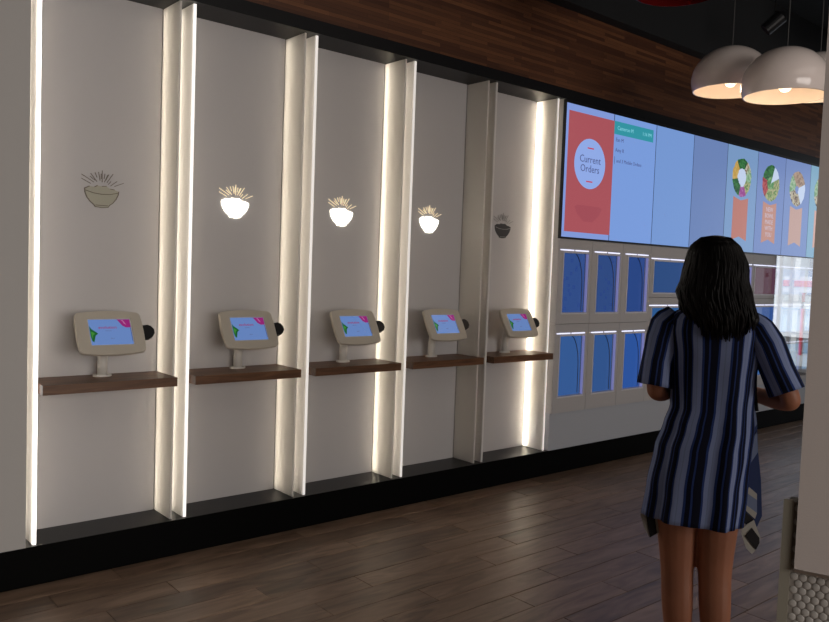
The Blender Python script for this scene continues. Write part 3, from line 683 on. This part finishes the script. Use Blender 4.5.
# striped cloth
def stripe_mat(name, uvscale=(1, 1)):
    m = bpy.data.materials.new(name); m.use_nodes = True; nt = m.node_tree; L = nt.links; b = nt.nodes['Principled BSDF']; b.inputs['Roughness'].default_value = .85; b.inputs['Specular IOR Level'].default_value = .15
    uv = nt.nodes.new('ShaderNodeUVMap'); sx = nt.nodes.new('ShaderNodeSeparateXYZ'); fr = nt.nodes.new('ShaderNodeMath'); fr.operation = 'FRACT'
    r = nt.nodes.new('ShaderNodeValToRGB'); r.color_ramp.interpolation = 'CONSTANT'
    li, bl_, nv = (.27, .335, .57, 1), (.030, .060, .22, 1), (.009, .011, .026, 1)
    st = [(0, li), (.17, (.22, .28, .46, 1)), (.21, li), (.40, bl_), (.50, nv), (.66, bl_), (.72, nv), (.93, bl_)]
    while len(r.color_ramp.elements) < len(st): r.color_ramp.elements.new(.5)
    for e_, (p, c_) in zip(r.color_ramp.elements, st): e_.position = p; e_.color = c_
    L.new(uv.outputs[0], sx.inputs[0]); L.new(sx.outputs[0], fr.inputs[0]); L.new(fr.outputs[0], r.inputs[0]); L.new(r.outputs[0], b.inputs['Base Color'])
    w = nt.nodes.new('ShaderNodeTexNoise'); w.inputs['Scale'].default_value = 400; bp = nt.nodes.new('ShaderNodeBump'); bp.inputs['Strength'].default_value = .15; bp.inputs['Distance'].default_value = .001
    tc = nt.nodes.new('ShaderNodeTexCoord'); L.new(tc.outputs['Object'], w.inputs[0]); L.new(w.outputs['Fac'], bp.inputs['Height']); L.new(bp.outputs[0], b.inputs['Normal'])
    return m
m_dress = stripe_mat('striped_dress_cloth')
def loft(name, rings, m, parent, nper, uvf=None, n=96, solid=.003, closed_top=False, sub=0):
    """rings: list of functions/arrays of n points; uv u runs nper stripe periods round it"""
    bm = bmesh.new(); uvl = bm.loops.layers.uv.new('UVMap')
    rv = [[bm.verts.new(p) for p in r] for r in rings]
    for i, (a, b_) in enumerate(zip(rv, rv[1:])):
        for k in range(n):
            f = bm.faces.new((a[k], a[(k+1) % n], b_[(k+1) % n], b_[k])); f.smooth = True
            for lp, (kk, ii) in zip(f.loops, ((k, i), (k+1, i), (k+1, i+1), (k, i+1))): lp[uvl].uv = (uvf(kk/n, ii/(len(rv)-1)) if uvf else kk/n*nper, ii/(len(rv)-1))
    o = obj(name, bm, m, parent)
    for p in o.data.polygons: p.use_smooth = True
    so = o.modifiers.new('solid', 'SOLIDIFY'); so.thickness = solid; so.offset = 1
    return o
def lerp_keys(keys, z):
    for a, b_ in zip(keys, keys[1:]):
        if a[0] >= z >= b_[0]:
            t_ = (a[0]-z)/(a[0]-b_[0]) if a[0] != b_[0] else 0; t_ = t_*t_*(3-2*t_)*.5+t_*.5
            return [u+(v-u)*t_ for u, v in zip(a[1:], b_[1:])]
    return list(keys[-1][1:])
# z, centre x, centre y, half width, half depth, fold amplitude
DK = [(1.425, .04, -.005, .062, .058, 0), (1.40, .04, -.006, .095, .072, 0), (1.365, .040, -.008, .148, .088, 0), (1.32, .041, -.008, .156, .100, .001), (1.24, .041, -.003, .146, .112, .002), (1.14, .038, 0, .138, .110, .003), (1.05, .034, 0, .132, .106, .004),
      (.98, .022, 0, .144, .116, .006), (.90, .004, 0, .154, .128, .006), (.76, -.018, 0, .160, .136, .008), (.62, -.037, 0, .162, .138, .010), (.596, -.038, 0, .162, .138, .010)]
rings = []; NN = 120
for i in range(46):
    z = 1.425-(1.425-.650)*i/45
    cx, cy, hw, hd, am = lerp_keys(DK, z); rg = []
    for k in range(NN):
        a = 2*PI*k/NN; ca, sa = math.cos(a), math.sin(a)
        wv = am*(math.sin(7*a+1.3+1.5*z)+.5*math.sin(13*a+4*z))+.0035*noise.noise(Vector((ca*3, sa*3, z*9)))
        e = .82; px = math.copysign(abs(ca)**e, ca)*(hw+wv); py = math.copysign(abs(sa)**e, sa)*(hd+wv)
        zz = z
        if i > 38: zz -= (i-38)/7*.018*max(0, ca*.6+.25)          # hem drops to the right
        if z > 1.36: py += 0
        rg.append((cx+px, cy+py, zz))
    rings.append(rg)
def duv(u, v):
    return (u+.5/12.5*0)*13.0+.15*math.sin(v*3)
dress = loft('dress', rings, m_dress, wom, 13, duv, NN)
# sleeves
def sleeve(s):
    pts = [Vector((.035+s*.118, -.005, 1.372)), Vector((.035+s*.150, -.012, 1.335)), Vector((.035+s*.165, -.018, 1.28)) if s < 0 else Vector((.212, -.02, 1.285)), Vector((-.147, -.032, 1.20)) if s < 0 else Vector((.245, -.028, 1.20)), Vector((-.158, -.044, 1.115)) if s < 0 else Vector((.277, -.04, 1.125))]
    rd = [.036, .056, .060, .058, .061]; rings = []; n = 48; m_ = 16
    for i in range(m_+1):
        t_ = i/m_*(len(pts)-1); k = min(int(t_), len(pts)-2); f = t_-k; p = pts[k].lerp(pts[k+1], f); r_ = rd[k]+(rd[k+1]-rd[k])*f
        d = (pts[k+1]-pts[k]).normalized(); u = Vector((0, 1, 0)); u = (u-d*u.dot(d)).normalized(); w = d.cross(u)
        rings.append([tuple(p+(u*math.cos(2*PI*q/n)*1.05+w*math.sin(2*PI*q/n)*.95)*(r_+.003*math.sin(3*2*PI*q/n+i*.3))) for q in range(n)])
    return loft('sleeve', rings, m_dress, wom, 5, lambda a, v: a*5+.2, n)
sleeve(-1); sleeve(1)

# sash tails with woven blocks
m_wht = mat('pale_woven_cloth', (.42, .40, .36), .9); m_nv = mat('black_woven_cloth', (.012, .010, .012), .9); m_gb = mat('grey_blue_cloth', (.17, .21, .33), .9); m_db = mat('dark_blue_cloth', (.02, .035, .11), .9)
def P2(px, py, t_=2.84):
    w = along(px, py, t_); return WM.inverted() @ w
def strip(name, pxs, m, t0, th=.004, parent=None):
    bm = bmesh.new(); P_ = [P2(*p, t_=t0) for p in pxs]; a = [bm.verts.new(p) for p in P_]; b_ = [bm.verts.new(p+Vector((0, th, 0))) for p in P_]
    bm.faces.new(a); bm.faces.new(b_[::-1])
    for k in range(len(a)): bm.faces.new((a[k], a[(k+1) % len(a)], b_[(k+1) % len(a)], b_[k]))
    return obj(name, bm, m, parent or wom)
tR = strip('sash_tail', [(748, 402), (754, 400), (757, 420), (758, 450), (761, 480), (762, 516), (757, 527), (744, 512), (742, 490), (745, 450)], m_db, 2.80, .012)
strip('sash_stripe', [(750, 410), (755, 404), (757, 424), (747, 440), (746, 430)], m_gb, 2.797, .003, tR); strip('sash_stripe', [(747, 448), (757, 432), (758, 452), (746, 470)], m_gb, 2.797, .003, tR)
strip('sash_stripe', [(749, 487), (757, 494), (757, 500), (747, 493)], m_wht, 2.797, .003, tR); strip('sash_stripe', [(747, 493), (757, 500), (757, 513), (745, 504)], m_gb, 2.797, .003, tR)
strip('sash_stripe', [(745, 504), (757, 513), (755, 519), (744, 509)], m_wht, 2.797, .003, tR); strip('sash_stripe', [(743, 510), (754, 520), (747, 526), (742, 520)], m_nv, 2.797, .003, tR)
tt = strip('sash_tip', [(754, 520), (760.5, 538), (759, 545), (752, 554.5), (746, 548), (741, 533), (742, 528)], m_wht, 2.79, .006)
strip('sash_block', [(752, 528), (759.5, 538), (759.5, 543), (756, 550), (745, 536)], m_nv, 2.787, .003, tt)
tl = strip('sash_tip', [(640, 514), (662, 514), (662, 532), (657, 534), (649.5, 538), (644, 528)], m_wht, 2.86, .006)
strip('sash_block', [(646, 516), (654.5, 515), (657, 533), (650, 537.5)], m_nv, 2.857, .003, tl)
bm = bmesh.new(); tube(bm, [P2(754, 345, 2.79), P2(755.5, 372, 2.785), P2(755, 395, 2.785), P2(757, 411, 2.785)], .006, 8); obj('cord_strap', bm, m_nv, wom, smooth=True)

# hair: a full wavy mass plus loose locks
m_hair = bpy.data.materials.new('black_hair'); m_hair.use_nodes = True; nt = m_hair.node_tree; b = nt.nodes['Principled BSDF']
b.inputs['Base Color'].default_value = (.005, .004, .004, 1); b.inputs['Roughness'].default_value = .45; b.inputs['Specular IOR Level'].default_value = .2
HK = [(1.656, .050, -.01, .012, .012, 0), (1.650, .050, -.005, .046, .055, 0), (1.630, .048, .0, .073, .086, .001), (1.600, .048, -.002, .089, .104, .002), (1.555, .050, -.006, .097, .108, .003), (1.500, .044, -.016, .100, .100, .006), (1.455, .041, -.026, .114, .098, .009),
      (1.415, .048, -.034, .114, .096, .010), (1.370, .062, -.046, .112, .080, .011), (1.330, .064, -.056, .095, .062, .010), (1.300, .062, -.062, .062, .044, .006), (1.288, .062, -.064, .03, .02, 0)]
rings = []; n = 128; m_ = 60
for i in range(m_+1):
    z = 1.656-(1.656-1.288)*i/m_; cx, cy, hw, hd, am = lerp_keys(HK, z); rg = []
    for k in range(n):
        a = 2*PI*k/n; ca, sa = math.cos(a), math.sin(a)
        wv = am*(.55*math.sin(9*a+22*z)+.6*math.sin(17*a-15*z+1)+.35*math.sin(41*a+9*z))+am*1.2*noise.noise(Vector((ca*2, sa*2, z*14)))+.0009*math.sin(57*a+6*z)
        py = sa*(hd+wv)
        if sa > 0 and z < 1.61: py = min(py, .055-(1.61-z)*.25 if z > 1.45 else .015)   # the face stays free
        rg.append((cx+ca*(hw+wv), cy+py, z))
    rings.append(rg)
bm = bmesh.new(); rv = [[bm.verts.new(p) for p in r] for r in rings]
for a, b_ in zip(rv, rv[1:]):
    for k in range(n): bm.faces.new((a[k], a[(k+1) % n], b_[(k+1) % n], b_[k]))
bm.faces.new(rv[0][::-1]); bm.faces.new(rv[-1])
rr = random.Random(9)
for q in range(150):
    a = PI+PI*(q+rr.random())/150; ca, sa = math.cos(a), math.sin(a); ph = rr.random()*6; zb = 1.285+rr.random()*.06+.045*abs(ca)**2; pts = []; rad = []
    for j in range(11):
        z = 1.645+(zb-1.645)*j/10; cx, cy, hw, hd, am = lerp_keys(HK, max(z, 1.34)); w = -.004+.007*math.sin(ph+z*38)*(j/10)+.010*min(1, j/4)
        pts.append((cx+ca*(hw+w), cy+sa*(hd+w), z)); rad.append(.0055*(1-.75*(j/10)**3)+.0005)
    tube(bm, pts, rad, 5)
obj('hair', bm, m_hair, wom, smooth=True)
# shoes
for s in (-1, 1):
    bm = bmesh.new(); vs = []
    cx = -.014+s*.066
    lo = [(cx+.042*math.cos(a)*(1 if math.sin(a) < 0 else 1.05), .06+.135*math.sin(a)) for a in [2*PI*k/28 for k in range(28)]]
    prism(bm, lo, .0, .014, 'xy'); obj('shoe', bm, m_nv, wom, bevel=.003)

# she stands with her weight on one hip and leans a little to her left: follow it through every mesh built upright
keep = {o.name for o in bpy.data.objects if o.name.startswith(('sash', 'cord_strap'))}
done = set()
def kids(o):
    for c_ in o.children: yield c_; yield from kids(c_)
for o in kids(wom):
    if o.type == 'MESH' and o.name not in keep and o.data.name not in done:
        done.add(o.data.name)
        for v in o.data.vertices: v.co.x -= .05*(v.co.z-.345)
